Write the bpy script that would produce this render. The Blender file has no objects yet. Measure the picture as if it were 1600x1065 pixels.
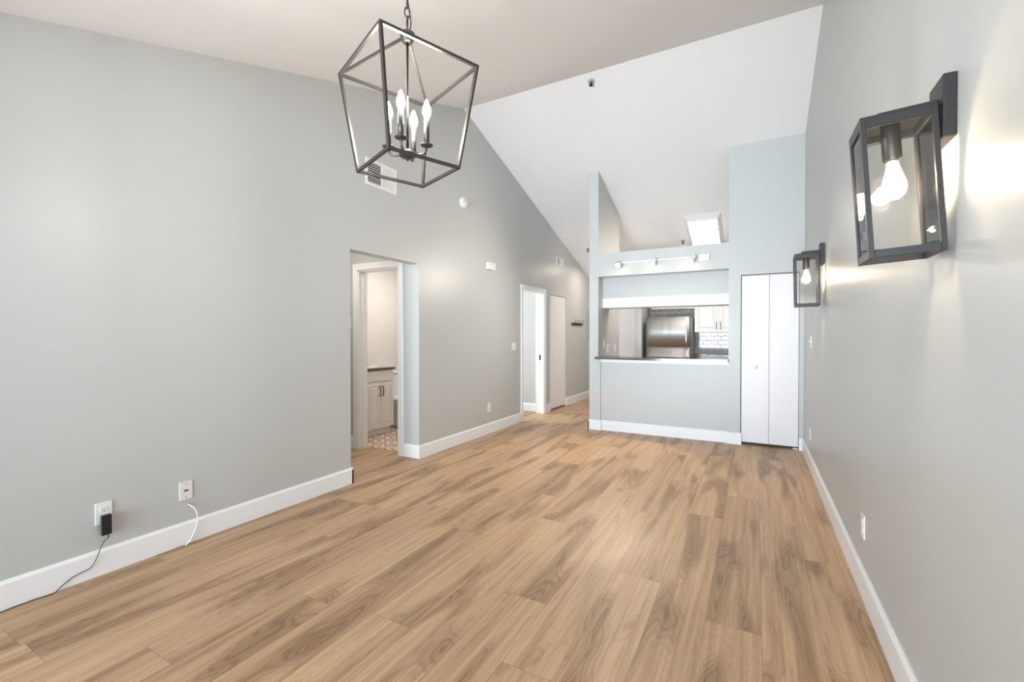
import bpy, bmesh, math, random
from mathutils import Vector, Matrix
random.seed(7)
PI = math.pi
S = bpy.context.scene
C = S.collection

# ------------------------------------------------------------------ camera
cd = bpy.data.cameras.new('camera')
cam = bpy.data.objects.new('camera', cd)
C.objects.link(cam)
cam.location = (0, 0, 1.27)
cam.rotation_euler = (PI/2 - 0.010084, 0, 0.496909)
cd.sensor_width = 36
cd.sensor_fit = 'HORIZONTAL'
cd.lens = 701.2/1600*36
cd.clip_start = 0.02
S.camera = cam

# ------------------------------------------------------------------ view and world
vs = S.view_settings
vs.view_transform = 'Standard'
vs.look = 'None'
vs.gamma = 1
vs.use_curve_mapping = False
vs.exposure = 0.55
w = bpy.data.worlds.new('daylight')
S.world = w
w.use_nodes = True
w.node_tree.nodes['Background'].inputs[0].default_value = (0.86, 0.94, 1.0, 1)
w.node_tree.nodes['Background'].inputs[1].default_value = 1.5

def area(name, loc, rot, sx, sy, power, col=(1, 1, 1), spread=PI):
    l = bpy.data.lights.new(name, 'AREA')
    l.shape = 'RECTANGLE'; l.size = sx; l.size_y = sy; l.energy = power; l.color = col; l.spread = spread
    o = bpy.data.objects.new(name, l); C.objects.link(o)
    o.location = loc; o.rotation_euler = rot
    return o
def point(name, loc, power, col, r=0.02):
    l = bpy.data.lights.new(name, 'POINT'); l.energy = power; l.color = col; l.shadow_soft_size = r
    o = bpy.data.objects.new(name, l); C.objects.link(o); o.location = loc
    return o
def spot(name, loc, target, power, col, ang, blend=0.3, r=0.02):
    l = bpy.data.lights.new(name, 'SPOT'); l.energy = power; l.color = col
    l.spot_size = math.radians(ang); l.spot_blend = blend; l.shadow_soft_size = r
    o = bpy.data.objects.new(name, l); C.objects.link(o); o.location = loc
    d = Vector(target)-Vector(loc)
    o.rotation_euler = d.to_track_quat('-Z', 'Y').to_euler()
    return o
WARM = (1.0, 0.80, 0.58)
# daylight through the glazed doors in the wall behind the camera
area('window_daylight', (-1.3, -3.32, 1.12), (PI/2, 0, 0), 3.0, 2.0, 88, (0.73, 0.865, 1.0), math.radians(80))
area('hall_fill', (-3.85, 3.05, 2.37), (0, 0, 0), 0.3, 0.3, 4.5, (1.0, 0.93, 0.86))  # unseen lamp added to brighten the small bathroom hall
# unseen fill lamp added by the glazed doors, aimed up at the ceiling
area('ceiling_fill', (-1.3, -3.30, 0.45), (PI/2+math.radians(19), 0, 0), 2.8, 0.8, 24, (0.78, 0.89, 1.0), math.radians(50))
area('kitchen_fill', (-0.75, 6.85, 2.62), (math.radians(4), math.radians(30), 0), 0.6, 0.4, 13, (1.0, 0.86, 0.72))  # added area lamp without a fixture, lifts the kitchen interior
area('back_hall_lamp', (-2.5, 8.3, 2.62), (0, 0, 0), 0.3, 0.3, 7, (1.0, 0.86, 0.72))
# ceiling lamps and daylight of the rooms beyond the doorways
area('bathroom_light', (-3.9, 4.5, 2.36), (0, 0, 0), 0.5, 0.5, 10, (1.0, 0.94, 0.88))
area('bedroom_daylight', (-5.4, 6.2, 1.4), (0, -PI/2, 0), 1.6, 0.9, 55, (0.93, 0.97, 1.0))

# ------------------------------------------------------------------ materials
def mat(name, col, rough=0.5, metal=0.0, bump=0.0, bscale=200.0, emit=None, estr=0.0, spec=0.5, coat=0.0):
    m = bpy.data.materials.new(name); m.use_nodes = True
    nt = m.node_tree; b = nt.nodes['Principled BSDF']
    b.inputs['Base Color'].default_value = (*col, 1)
    b.inputs['Roughness'].default_value = rough
    b.inputs['Metallic'].default_value = metal
    b.inputs['Specular IOR Level'].default_value = spec
    b.inputs['Coat Weight'].default_value = coat
    tc = nt.nodes.new('ShaderNodeTexCoord')
    n = nt.nodes.new('ShaderNodeTexNoise'); n.inputs['Scale'].default_value = bscale; n.inputs['Detail'].default_value = 3
    nt.links.new(tc.outputs['Object'], n.inputs['Vector'])
    if bump:
        bp = nt.nodes.new('ShaderNodeBump'); bp.inputs['Strength'].default_value = bump; bp.inputs['Distance'].default_value = 0.002
        nt.links.new(n.outputs['Fac'], bp.inputs['Height']); nt.links.new(bp.outputs['Normal'], b.inputs['Normal'])
    # a little procedural unevenness of the gloss
    mr = nt.nodes.new('ShaderNodeMapRange'); mr.inputs['To Min'].default_value = max(0, rough-0.04); mr.inputs['To Max'].default_value = min(1, rough+0.04)
    nt.links.new(n.outputs['Fac'], mr.inputs['Value']); nt.links.new(mr.outputs['Result'], b.inputs['Roughness'])
    if emit:
        b.inputs['Emission Color'].default_value = (*emit, 1); b.inputs['Emission Strength'].default_value = estr
    return m

M = {}
M['wall'] = mat('wall_paint', (0.54, 0.55, 0.54), 0.38, bump=0.12, bscale=160, spec=0.4)
M['ceil'] = mat('ceiling_paint', (0.90, 0.895, 0.89), 0.8, bump=0.06, bscale=120, spec=0.2)
M['trim'] = mat('trim_paint', (0.88, 0.88, 0.89), 0.35)
M['door'] = mat('door_paint', (0.82, 0.80, 0.80), 0.4)
M['bathwall'] = mat('bathroom_paint', (0.78, 0.75, 0.72), 0.45)
M['cab'] = mat('cabinet_paint', (0.80, 0.76, 0.72), 0.35)
M['plastic'] = mat('white_plastic', (0.82, 0.82, 0.80), 0.3)
M['ivory'] = mat('ivory_plastic', (0.80, 0.78, 0.73), 0.35)
M['slot'] = mat('dark_slot', (0.02, 0.02, 0.02), 0.6)
M['black'] = mat('black_plastic', (0.012, 0.013, 0.016), 0.35)
M['blackmetal'] = mat('black_metal', (0.035, 0.032, 0.032), 0.42, metal=0.3)
M['bronze'] = mat('brushed_dark_iron', (0.075, 0.068, 0.063), 0.40, metal=0.7)
M['pull'] = mat('bronze_pull', (0.09, 0.06, 0.045), 0.35, metal=0.8)
M['gap'] = mat('gap_shade_and_slab', (0.06, 0.055, 0.05), 0.8)  # near-black colour stands for shade in door gaps; also on the floor slab
M['porcelain'] = mat('porcelain', (0.82, 0.82, 0.82), 0.12)
M['greypanel'] = mat('grey_panel', (0.42, 0.43, 0.44), 0.5)
M['chrome'] = mat('chrome', (0.75, 0.75, 0.76), 0.15, metal=1)
M['granite'] = None

def glass_mat():
    m = bpy.data.materials.new('clear_pane'); m.use_nodes = True
    nt = m.node_tree; nt.nodes.clear()
    o = nt.nodes.new('ShaderNodeOutputMaterial'); mx = nt.nodes.new('ShaderNodeMixShader')
    t = nt.nodes.new('ShaderNodeBsdfTransparent'); g = nt.nodes.new('ShaderNodeBsdfGlossy'); f = nt.nodes.new('ShaderNodeFresnel')
    f.inputs['IOR'].default_value = 1.45; g.inputs['Roughness'].default_value = 0.02
    t.inputs['Color'].default_value = (0.95, 0.95, 0.94, 1)
    nt.links.new(f.outputs[0], mx.inputs[0]); nt.links.new(t.outputs[0], mx.inputs[1]); nt.links.new(g.outputs[0], mx.inputs[2])
    nt.links.new(mx.outputs[0], o.inputs['Surface'])
    return m
M['glass'] = glass_mat()

def emis(name, col, s):
    m = bpy.data.materials.new(name); m.use_nodes = True
    nt = m.node_tree; nt.nodes.clear()
    o = nt.nodes.new('ShaderNodeOutputMaterial'); e = nt.nodes.new('ShaderNodeEmission')
    e.inputs[0].default_value = (*col, 1); e.inputs[1].default_value = s
    nt.links.new(e.outputs[0], o.inputs['Surface'])
    return m
M['flame'] = emis('lit_candle_bulb', (1.0, 0.955, 0.89), 300)
M['filament'] = emis('lit_filament', (1.0, 0.76, 0.48), 220)
def bulb_mat():
    m = glass_mat(); m.name = 'lit_bulb_glass'; nt = m.node_tree
    o = [n for n in nt.nodes if n.type == 'OUTPUT_MATERIAL'][0]; src = o.inputs['Surface'].links[0].from_socket
    e = nt.nodes.new('ShaderNodeEmission'); e.inputs[0].default_value = (1.0, 0.82, 0.60, 1); e.inputs[1].default_value = 2.6
    mx = nt.nodes.new('ShaderNodeMixShader'); mx.inputs[0].default_value = 0.5
    nt.links.new(src, mx.inputs[1]); nt.links.new(e.outputs[0], mx.inputs[2]); nt.links.new(mx.outputs[0], o.inputs['Surface'])
    return m
M['litbulb'] = bulb_mat()
M['panel'] = emis('lit_lens', (1.0, 0.97, 0.93), 13)
M['spotface'] = emis('lit_spot_lamp', (1.0, 0.88, 0.72), 60)

def nd(nt, typ, **kw):
    n = nt.nodes.new(typ)
    for k, v in kw.items(): setattr(n, k, v)
    return n
def mth(nt, op, a, b=None, c=None):
    n = nt.nodes.new('ShaderNodeMath'); n.operation = op
    for i, x in enumerate((a, b, c)):
        if x is None: continue
        if isinstance(x, (int, float)): n.inputs[i].default_value = x
        else: nt.links.new(x, n.inputs[i])
    return n.outputs[0]
def ramp(nt, fac, stops):
    r = nt.nodes.new('ShaderNodeValToRGB')
    el = r.color_ramp.elements
    while len(el) < len(stops): el.new(0.5)
    for e, (p, c) in zip(el, stops):
        e.position = p; e.color = (*c, 1) if len(c) == 3 else c
    nt.links.new(fac, r.inputs[0])
    return r.outputs[0]

def wood_floor():
    m = bpy.data.materials.new('oak_planks'); m.use_nodes = True
    nt = m.node_tree; b = nt.nodes['Principled BSDF']; L = nt.links
    uv = nd(nt, 'ShaderNodeUVMap', uv_map='plank')      # metres across and along each plank
    rn = nd(nt, 'ShaderNodeUVMap', uv_map='rand')
    sw = nd(nt, 'ShaderNodeSeparateXYZ'); L.new(uv.outputs[0], sw.inputs[0])
    sr = nd(nt, 'ShaderNodeSeparateXYZ'); L.new(rn.outputs[0], sr.inputs[0])
    u, v, r1, r2 = sw.outputs[0], sw.outputs[1], sr.outputs[0], sr.outputs[1]
    def coord(su, sv, k):
        c = nd(nt, 'ShaderNodeCombineXYZ')
        L.new(mth(nt, 'MULTIPLY_ADD', r1, 37.0+k, mth(nt, 'MULTIPLY', u, su)), c.inputs[0])
        L.new(mth(nt, 'MULTIPLY_ADD', r2, 53.0+k, mth(nt, 'MULTIPLY', v, sv)), c.inputs[1])
        L.new(mth(nt, 'MULTIPLY', r1, 11.0+k), c.inputs[2])
        return c.outputs[0]
    def noise(vec, det=2.0, rough=0.5, dist=0.0):
        n = nd(nt, 'ShaderNodeTexNoise'); n.inputs['Scale'].default_value = 1.0
        n.inputs['Detail'].default_value = det; n.inputs['Roughness'].default_value = rough; n.inputs['Distortion'].default_value = dist
        L.new(vec, n.inputs['Vector']); return n.outputs['Fac']
    big = noise(coord(7.5, 1.25, 0), 1.5, 0.45, 0.35)        # cathedral figure of the plank
    wob = noise(coord(40, 4.0, 5), 3.0, 0.6)
    fig = mth(nt, 'MULTIPLY_ADD', wob, 0.035, big)
    ring = mth(nt, 'SINE', mth(nt, 'MULTIPLY', fig, 165.0))
    ring = mth(nt, 'POWER', mth(nt, 'MULTIPLY_ADD', ring, 0.5, 0.5), 2.0)
    fib = noise(coord(190, 5.0, 9), 4.0, 0.65)               # fine fibres
    fib2 = noise(coord(42, 1.2, 3), 3.0, 0.6)                # broad streaks
    dark = nd(nt, 'ShaderNodeMapRange'); dark.interpolation_type = 'SMOOTHSTEP'
    dark.inputs['From Min'].default_value = 0.50; dark.inputs['From Max'].default_value = 0.70
    L.new(fig, dark.inputs['Value'])
    dk = dark.outputs['Result']
    base = ramp(nt, fib2, [(0.25, (0.445, 0.268, 0.146)), (0.5, (0.59, 0.388, 0.228)), (0.75, (0.70, 0.485, 0.302))])
    mx = nd(nt, 'ShaderNodeMix', data_type='RGBA', blend_type='MIX')
    L.new(mth(nt, 'MULTIPLY', dk, 0.62), mx.inputs['Factor']); L.new(base, mx.inputs['A']); mx.inputs['B'].default_value = (0.285, 0.168, 0.088, 1)
    # contour lines, strongest inside the figure
    m2 = nd(nt, 'ShaderNodeMix', data_type='RGBA', blend_type='MULTIPLY')
    amt = mth(nt, 'MULTIPLY', ring, mth(nt, 'MULTIPLY_ADD', dk, 0.42, 0.10))
    L.new(amt, m2.inputs['Factor']); L.new(mx.outputs['Result'], m2.inputs['A']); m2.inputs['B'].default_value = (0.42, 0.32, 0.24, 1)
    m3 = nd(nt, 'ShaderNodeMix', data_type='RGBA', blend_type='MULTIPLY')
    L.new(mth(nt, 'MULTIPLY', fib, 0.42), m3.inputs['Factor']); L.new(m2.outputs['Result'], m3.inputs['A']); m3.inputs['B'].default_value = (0.62, 0.54, 0.46, 1)
    # tone of each plank
    m4 = nd(nt, 'ShaderNodeMix', data_type='RGBA', blend_type='MULTIPLY'); m4.inputs['Factor'].default_value = 1.0
    tone = ramp(nt, r2, [(0.0, (0.90, 0.89, 0.88)), (0.5, (1.0, 1.0, 1.0)), (1.0, (1.08, 1.09, 1.10))])
    L.new(m3.outputs['Result'], m4.inputs['A']); L.new(tone, m4.inputs['B'])
    # narrow bevelled joints
    W_, e = 0.2233, 0.0013
    ej = mth(nt, 'LESS_THAN', mth(nt, 'MINIMUM', u, mth(nt, 'SUBTRACT', W_, u)), e)
    en = nd(nt, 'ShaderNodeUVMap', uv_map='ends'); se = nd(nt, 'ShaderNodeSeparateXYZ'); L.new(en.outputs[0], se.inputs[0])
    ee = mth(nt, 'LESS_THAN', mth(nt, 'MINIMUM', se.outputs[0], se.outputs[1]), 0.0013)
    jo = mth(nt, 'MAXIMUM', ej, ee)
    m5 = nd(nt, 'ShaderNodeMix', data_type='RGBA', blend_type='MIX')
    L.new(mth(nt, 'MULTIPLY', jo, 0.55), m5.inputs['Factor']); L.new(m4.outputs['Result'], m5.inputs['A']); m5.inputs['B'].default_value = (0.17, 0.10, 0.06, 1)
    L.new(m5.outputs['Result'], b.inputs['Base Color'])
    rr = nd(nt, 'ShaderNodeMapRange'); rr.inputs['To Min'].default_value = 0.36; rr.inputs['To Max'].default_value = 0.5
    L.new(fib, rr.inputs['Value']); L.new(rr.outputs['Result'], b.inputs['Roughness'])
    b.inputs['Specular IOR Level'].default_value = 0.45
    bp = nd(nt, 'ShaderNodeBump'); bp.inputs['Strength'].default_value = 0.15; bp.inputs['Distance'].default_value = 0.001
    L.new(mth(nt, 'SUBTRACT', fib, jo), bp.inputs['Height']); L.new(bp.outputs['Normal'], b.inputs['Normal'])
    return m
M['wood'] = wood_floor()

def granite():
    m = mat('dark_granite', (0.10, 0.085, 0.08), 0.12)
    nt = m.node_tree; b = nt.nodes['Principled BSDF']
    tc = nd(nt, 'ShaderNodeTexCoord'); v = nd(nt, 'ShaderNodeTexVoronoi'); v.inputs['Scale'].default_value = 180
    nt.links.new(tc.outputs['Object'], v.inputs['Vector'])
    nt.links.new(ramp(nt, v.outputs['Distance'], [(0.0, (0.20, 0.17, 0.15)), (0.35, (0.08, 0.068, 0.062)), (1.0, (0.03, 0.027, 0.025))]), b.inputs['Base Color'])
    return m
M['granite'] = granite()

def stainless():
    m = mat('brushed_stainless', (0.42, 0.415, 0.41), 0.50, metal=1)
    nt = m.node_tree; b = nt.nodes['Principled BSDF']
    tc = nd(nt, 'ShaderNodeTexCoord'); mp = nd(nt, 'ShaderNodeMapping'); mp.inputs['Scale'].default_value = (3, 3, 500)
    n = nd(nt, 'ShaderNodeTexNoise'); n.inputs['Scale'].default_value = 1
    nt.links.new(tc.outputs['Object'], mp.inputs[0]); nt.links.new(mp.outputs[0], n.inputs['Vector'])
    bp = nd(nt, 'ShaderNodeBump'); bp.inputs['Strength'].default_value = 0.35; bp.inputs['Distance'].default_value = 0.001
    nt.links.new(n.outputs['Fac'], bp.inputs['Height'])
    m2 = nd(nt, 'ShaderNodeMapping'); m2.inputs['Scale'].default_value = (5.5, 5.5, 0.6)
    n2 = nd(nt, 'ShaderNodeTexNoise'); n2.inputs['Scale'].default_value = 1; n2.inputs['Detail'].default_value = 1
    nt.links.new(tc.outputs['Object'], m2.inputs[0]); nt.links.new(m2.outputs[0], n2.inputs['Vector'])
    b2 = nd(nt, 'ShaderNodeBump'); b2.inputs['Strength'].default_value = 0.8; b2.inputs['Distance'].default_value = 0.02
    nt.links.new(n2.outputs['Fac'], b2.inputs['Height']); nt.links.new(bp.outputs['Normal'], b2.inputs['Normal'])
    nt.links.new(b2.outputs['Normal'], b.inputs['Normal'])
    return m
M['steel'] = stainless()

def subway():
    m = mat('grey_glass_tile', (0.4, 0.4, 0.4), 0.12)
    nt = m.node_tree; b = nt.nodes['Principled BSDF']
    for l in list(b.inputs['Roughness'].links): nt.links.remove(l)
    tc = nd(nt, 'ShaderNodeTexCoord'); sp = nd(nt, 'ShaderNodeSeparateXYZ'); cb = nd(nt, 'ShaderNodeCombineXYZ')
    nt.links.new(tc.outputs['Object'], sp.inputs[0]); nt.links.new(sp.outputs[0], cb.inputs[0]); nt.links.new(sp.outputs[2], cb.inputs[1])
    br = nd(nt, 'ShaderNodeTexBrick'); br.inputs['Scale'].default_value = 1; br.inputs['Brick Width'].default_value = 0.12
    br.inputs['Row Height'].default_value = 0.075; br.inputs['Mortar Size'].default_value = 0.004
    br.inputs['Color1'].default_value = (0.33, 0.32, 0.31, 1); br.inputs['Color2'].default_value = (0.40, 0.39, 0.38, 1); br.inputs['Mortar'].default_value = (0.7, 0.68, 0.66, 1)
    nt.links.new(cb.outputs[0], br.inputs['Vector']); nt.links.new(br.outputs['Color'], b.inputs['Base Color'])
    nt.links.new(mth(nt, 'MULTIPLY_ADD', br.outputs['Fac'], 0.5, 0.08), b.inputs['Roughness'])
    bp = nd(nt, 'ShaderNodeBump'); bp.invert = True; bp.inputs['Strength'].default_value = 0.6; bp.inputs['Distance'].default_value = 0.002
    nt.links.new(br.outputs['Fac'], bp.inputs['Height']); nt.links.new(bp.outputs['Normal'], b.inputs['Normal'])
    return m
M['subway'] = subway()

def pattern_tile():
    m = mat('patterned_floor_tile', (0.8, 0.75, 0.7), 0.4)
    nt = m.node_tree; b = nt.nodes['Principled BSDF']
    tc = nd(nt, 'ShaderNodeTexCoord'); sp = nd(nt, 'ShaderNodeSeparateXYZ'); nt.links.new(tc.outputs['Object'], sp.inputs[0])
    T = 0.20
    def cell(o):
        return mth(nt, 'SUBTRACT', mth(nt, 'FRACT', mth(nt, 'DIVIDE', mth(nt, 'ADD', o, 20.0), T)), 0.5)
    x, y = cell(sp.outputs[0]), cell(sp.outputs[1])
    ax, ay = mth(nt, 'ABSOLUTE', x), mth(nt, 'ABSOLUTE', y)
    d = mth(nt, 'SQRT', mth(nt, 'ADD', mth(nt, 'MULTIPLY', x, x), mth(nt, 'MULTIPLY', y, y)))
    cx, cy = mth(nt, 'SUBTRACT', ax, 0.5), mth(nt, 'SUBTRACT', ay, 0.5)
    d2 = mth(nt, 'SQRT', mth(nt, 'ADD', mth(nt, 'MULTIPLY', cx, cx), mth(nt, 'MULTIPLY', cy, cy)))
    r1 = mth(nt, 'LESS_THAN', mth(nt, 'ABSOLUTE', mth(nt, 'SUBTRACT', d2, 0.40)), 0.06)
    r2 = mth(nt, 'LESS_THAN', mth(nt, 'ABSOLUTE', mth(nt, 'SUBTRACT', d, 0.18)), 0.055)
    r3 = mth(nt, 'LESS_THAN', d2, 0.15)
    pat = mth(nt, 'MAXIMUM', mth(nt, 'MAXIMUM', r1, r2), r3)
    nt.links.new(ramp(nt, pat, [(0.4, (0.82, 0.77, 0.70)), (0.6, (0.36, 0.17, 0.07))]), b.inputs['Base Color'])
    return m
M['ptile'] = pattern_tile()

# ------------------------------------------------------------------ mesh helpers
def box(bm, x0, x1, y0, y1, z0, z1, bev=0.0, seg=2):
    vs_ = [bm.verts.new(p) for p in ((x0,y0,z0),(x1,y0,z0),(x1,y1,z0),(x0,y1,z0),(x0,y0,z1),(x1,y0,z1),(x1,y1,z1),(x0,y1,z1))]
    fs = [bm.faces.new([vs_[i] for i in f]) for f in ((3,2,1,0),(4,5,6,7),(0,1,5,4),(1,2,6,5),(2,3,7,6),(3,0,4,7))]
    if bev > 0:
        es = list({e for f in fs for e in f.edges})
        bmesh.ops.bevel(bm, geom=es, offset=bev, segments=seg, profile=0.5, affect='EDGES')
    return vs_
def prism(bm, pts, ax, a, b):
    """extrude a 2-D polygon along an axis; pts are in the two other axes in order"""
    def P(p, t):
        return {'x': (t, p[0], p[1]), 'y': (p[0], t, p[1]), 'z': (p[0], p[1], t)}[ax]
    v0 = [bm.verts.new(P(p, a)) for p in pts]; v1 = [bm.verts.new(P(p, b)) for p in pts]
    n = len(pts)
    bm.faces.new(v0); bm.faces.new(v1[::-1])
    for i in range(n): bm.faces.new((v0[i], v1[i], v1[(i+1) % n], v0[(i+1) % n]))
def frame_basis(d):
    d = d.normalized(); up = Vector((0, 0, 1)) if abs(d.z) < 0.95 else Vector((1, 0, 0))
    a = d.cross(up).normalized(); return a, a.cross(d).normalized()
def bar(bm, p, q, w=0.01, h=None):
    """square bar between two points"""
    p, q = Vector(p), Vector(q); h = h or w
    a, b = frame_basis(q-p)
    cs = [(-1,-1),(1,-1),(1,1),(-1,1)]
    v0 = [bm.verts.new(p+a*w/2*i+b*h/2*j) for i, j in cs]; v1 = [bm.verts.new(q+a*w/2*i+b*h/2*j) for i, j in cs]
    bm.faces.new(v0[::-1]); bm.faces.new(v1)
    for i in range(4): bm.faces.new((v0[i], v0[(i+1) % 4], v1[(i+1) % 4], v1[i]))
def tube(bm, pts, r, n=10, closed=False, cap=True):
    pts = [Vector(p) for p in pts]; k = len(pts); rings = []
    ref = None
    for i in range(k):
        if closed: d = pts[(i+1) % k]-pts[i-1]
        else: d = pts[min(i+1, k-1)]-pts[max(i-1, 0)]
        d.normalize()
        if ref is None: a, b = frame_basis(d)
        else:
            a = (ref-d*ref.dot(d)).normalized(); b = d.cross(a)
        ref = a
        rr = r[i] if isinstance(r, (list, tuple)) else r
        rings.append([bm.verts.new(pts[i]+(a*math.cos(2*PI*j/n)+b*math.sin(2*PI*j/n))*rr) for j in range(n)])
    for i in range(k if closed else k-1):
        A, B = rings[i], rings[(i+1) % k]
        for j in range(n):
            f = bm.faces.new((A[j], A[(j+1) % n], B[(j+1) % n], B[j])); f.smooth = True
    if cap and not closed:
        bm.faces.new(rings[0][::-1]); bm.faces.new(rings[-1])
def lathe(bm, prof, n=24, c=(0, 0, 0), axis='z', smooth=True):
    """revolve (radius, height) pairs about an axis through c"""
    def P(r, h, t):
        x, y = r*math.cos(t), r*math.sin(t)
        q = {'z': (x, y, h), 'y': (x, h, y), 'x': (h, x, y)}[axis]
        return (c[0]+q[0], c[1]+q[1], c[2]+q[2])
    rings = []
    for r, h in prof:
        rings.append([bm.verts.new(P(r, h, 2*PI*j/n)) for j in range(n)] if r > 1e-6 else [bm.verts.new(P(0, h, 0))])
    for A, B in zip(rings[:-1], rings[1:]):
        for j in range(n):
            a0, a1 = A[j % len(A)], A[(j+1) % len(A)]; b0, b1 = B[j % len(B)], B[(j+1) % len(B)]
            vv = []
            for q in (a0, a1, b1, b0):
                if q not in vv: vv.append(q)
            if len(vv) > 2:
                f = bm.faces.new(vv); f.smooth = smooth
    for R, rev in ((rings[0], True), (rings[-1], False)):
        if len(R) > 1: bm.faces.new(R[::-1] if rev else R)
def catmull(pts, n=8):
    P = [Vector(p) for p in pts]; P = [P[0]*2-P[1]]+P+[P[-1]*2-P[-2]]; out = []
    for i in range(1, len(P)-2):
        for k in range(n):
            t = k/n; a, b, c, d = P[i-1:i+3]
            out.append(0.5*((2*b)+(c-a)*t+(2*a-5*b+4*c-d)*t*t+(3*b-a-3*c+d)*t**3))
    out.append(P[-2]); return out
def obj(name, bm, m, parent=None):
    bmesh.ops.recalc_face_normals(bm, faces=bm.faces)
    me = bpy.data.meshes.new(name); bm.to_mesh(me); bm.free()
    if isinstance(m, str): m = M[m]
    me.materials.append(m)
    o = bpy.data.objects.new(name, me); C.objects.link(o)
    if parent: o.parent = parent
    return o
def struct(name, bm, m, parent=None):
    o = obj(name, bm, m, parent)
    if parent is None: o['kind'] = 'structure'
    return o
def thing(name, label, cat, loc=(0, 0, 0), rot=(0, 0, 0), group=None):
    o = bpy.data.objects.new(name, None); C.objects.link(o)
    o.empty_display_size = 0.05
    o.location = loc; o.rotation_euler = rot; o['label'] = label; o['category'] = cat
    if group: o['group'] = group
    return o
def tag(o, label, cat, group=None):
    o['label'] = label; o['category'] = cat
    if group: o['group'] = group
    return o
NEW = bmesh.new

# ------------------------------------------------------------------ room numbers
XL, XR, YK = -3.071, 0.475, 5.911
YB, YE = -3.2, 9.7               # wall behind the camera, end of the back hall
YR, HR, SL = 4.462, 3.984, 0.3243
YF = -0.42                      # behind this the ceiling is flat
def cz(y): return HR-SL*abs(max(y, YF)-YR)
T = 0.12

# ------------------------------------------------------------------ floor (planks with their own coordinates)
def make_floor():
    bm = NEW()
    uvp = bm.loops.layers.uv.new('plank'); uvr = bm.loops.layers.uv.new('rand'); uve = bm.loops.layers.uv.new('ends')
    W = 0.2233; L = 1.79
    # joint position (Y) of each row read off the place; rows count from X = 0.030 leftwards
    known = {-1: 2.17, 0: 3.525, 1: 3.03, -2: 3.43, -3: 2.39, -4: 3.30, -5: 1.94, -6: 2.85, -7: 1.497, -8: 2.42, -12: 2.45}
    rnd = random.Random(11)
    for k in range(-21, 3):
        x0 = 0.030+k*W; x1 = x0+W
        j = known.get(k, rnd.uniform(0, L))
        y = j-L*math.ceil((j-YB+0.1)/L)
        while y < YE+0.1:
            ya, yb = y, y+L
            r1, r2 = rnd.random(), rnd.random()
            ca, cb = max(ya, YB-0.1), min(yb, YE+0.1)
            cx0, cx1 = max(x0, -4.6), min(x1, XR+0.1)
            if cb > ca and cx1 > cx0:
                q = [(cx0, ca), (cx1, ca), (cx1, cb), (cx0, cb)]
                f = bm.faces.new([bm.verts.new((a, b, 0)) for a, b in q])
                for lp, (a, b) in zip(f.loops, q):
                    lp[uvp].uv = (a-x0, b-ya); lp[uvr].uv = (r1, r2); lp[uve].uv = (b-ya, yb-b)
            y += L
    bmesh.ops.remove_doubles(bm, verts=bm.verts, dist=1e-5)
    o = struct('floor', bm, 'wood')
    return o
make_floor()
bm = NEW(); box(bm, -6.2, 0.8, -3.5, 10, -0.12, -0.004); struct('floor_slab', bm, 'gap')
bm = NEW(); box(bm, -4.75, XL-T+0.0, 3.752, 5.30, -0.003, 0.006); struct('floor_bathroom', bm, 'ptile')
bm = NEW(); box(bm, -5.6, XL-T-0.001, 5.40, 6.86, -0.003, 0.002); struct('floor_bedroom', bm, 'wood')

# ------------------------------------------------------------------ ceilings
bm = NEW(); prism(bm, [(YB-.2, cz(YB)), (YF, cz(YF)), (YR, HR), (YR, HR+.15), (YF, cz(YF)+.15), (YB-.2, cz(YB)+.15)], 'x', XL-T, XR+T); struct('ceiling', bm, 'ceil')
bm = NEW(); prism(bm, [(YR, HR), (YE+.2, cz(YE+.2)), (YE+.2, cz(YE+.2)+.15), (YR, HR+.15)], 'x', XL-T, XR+T); struct('ceiling_kitchen', bm, 'ceil')
bm = NEW(); box(bm, -4.9, XL-T, 2.5, 5.42, 2.40, 2.50); struct('ceiling_hall', bm, 'ceil')
bm = NEW(); box(bm, -5.8, XL-T, 5.30, 7.0, 2.42, 2.52); struct('ceiling_bedroom', bm, 'ceil')

# ------------------------------------------------------------------ left wall with its openings
def ylens(bm, y0, y1, z0, x0=XL-T, x1=XL):
    pts = [(y0, z0), (y1, z0), (y1, cz(y1)+.05)]
    if y0 < YR < y1: pts.append((YR, HR+.05))
    if y0 < YF < y1: pts.append((YF, cz(YF)+.05))
    pts.append((y0, cz(y0)+.05))
    prism(bm, pts, 'x', x0, x1)
bm = NEW()
OP0, OP1, OPZ = 2.739, 3.636, 2.024      # cased-less opening to the bathroom hall
D0, D1, DZ = 6.000, 6.762, 1.985         # bedroom doorway
K0, K1, KZ = 7.020, 7.738, 1.985         # closet in the back hall
ylens(bm, YB-.2, OP0, -.01); ylens(bm, OP0, OP1, OPZ); ylens(bm, OP1, D0, -.01); ylens(bm, D0, D1, DZ)
ylens(bm, D1, K0, -.01); ylens(bm, K0, K1, KZ); ylens(bm, K1, YE+.1, -.01)
struct('wall_left', bm, 'wall')

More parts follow.
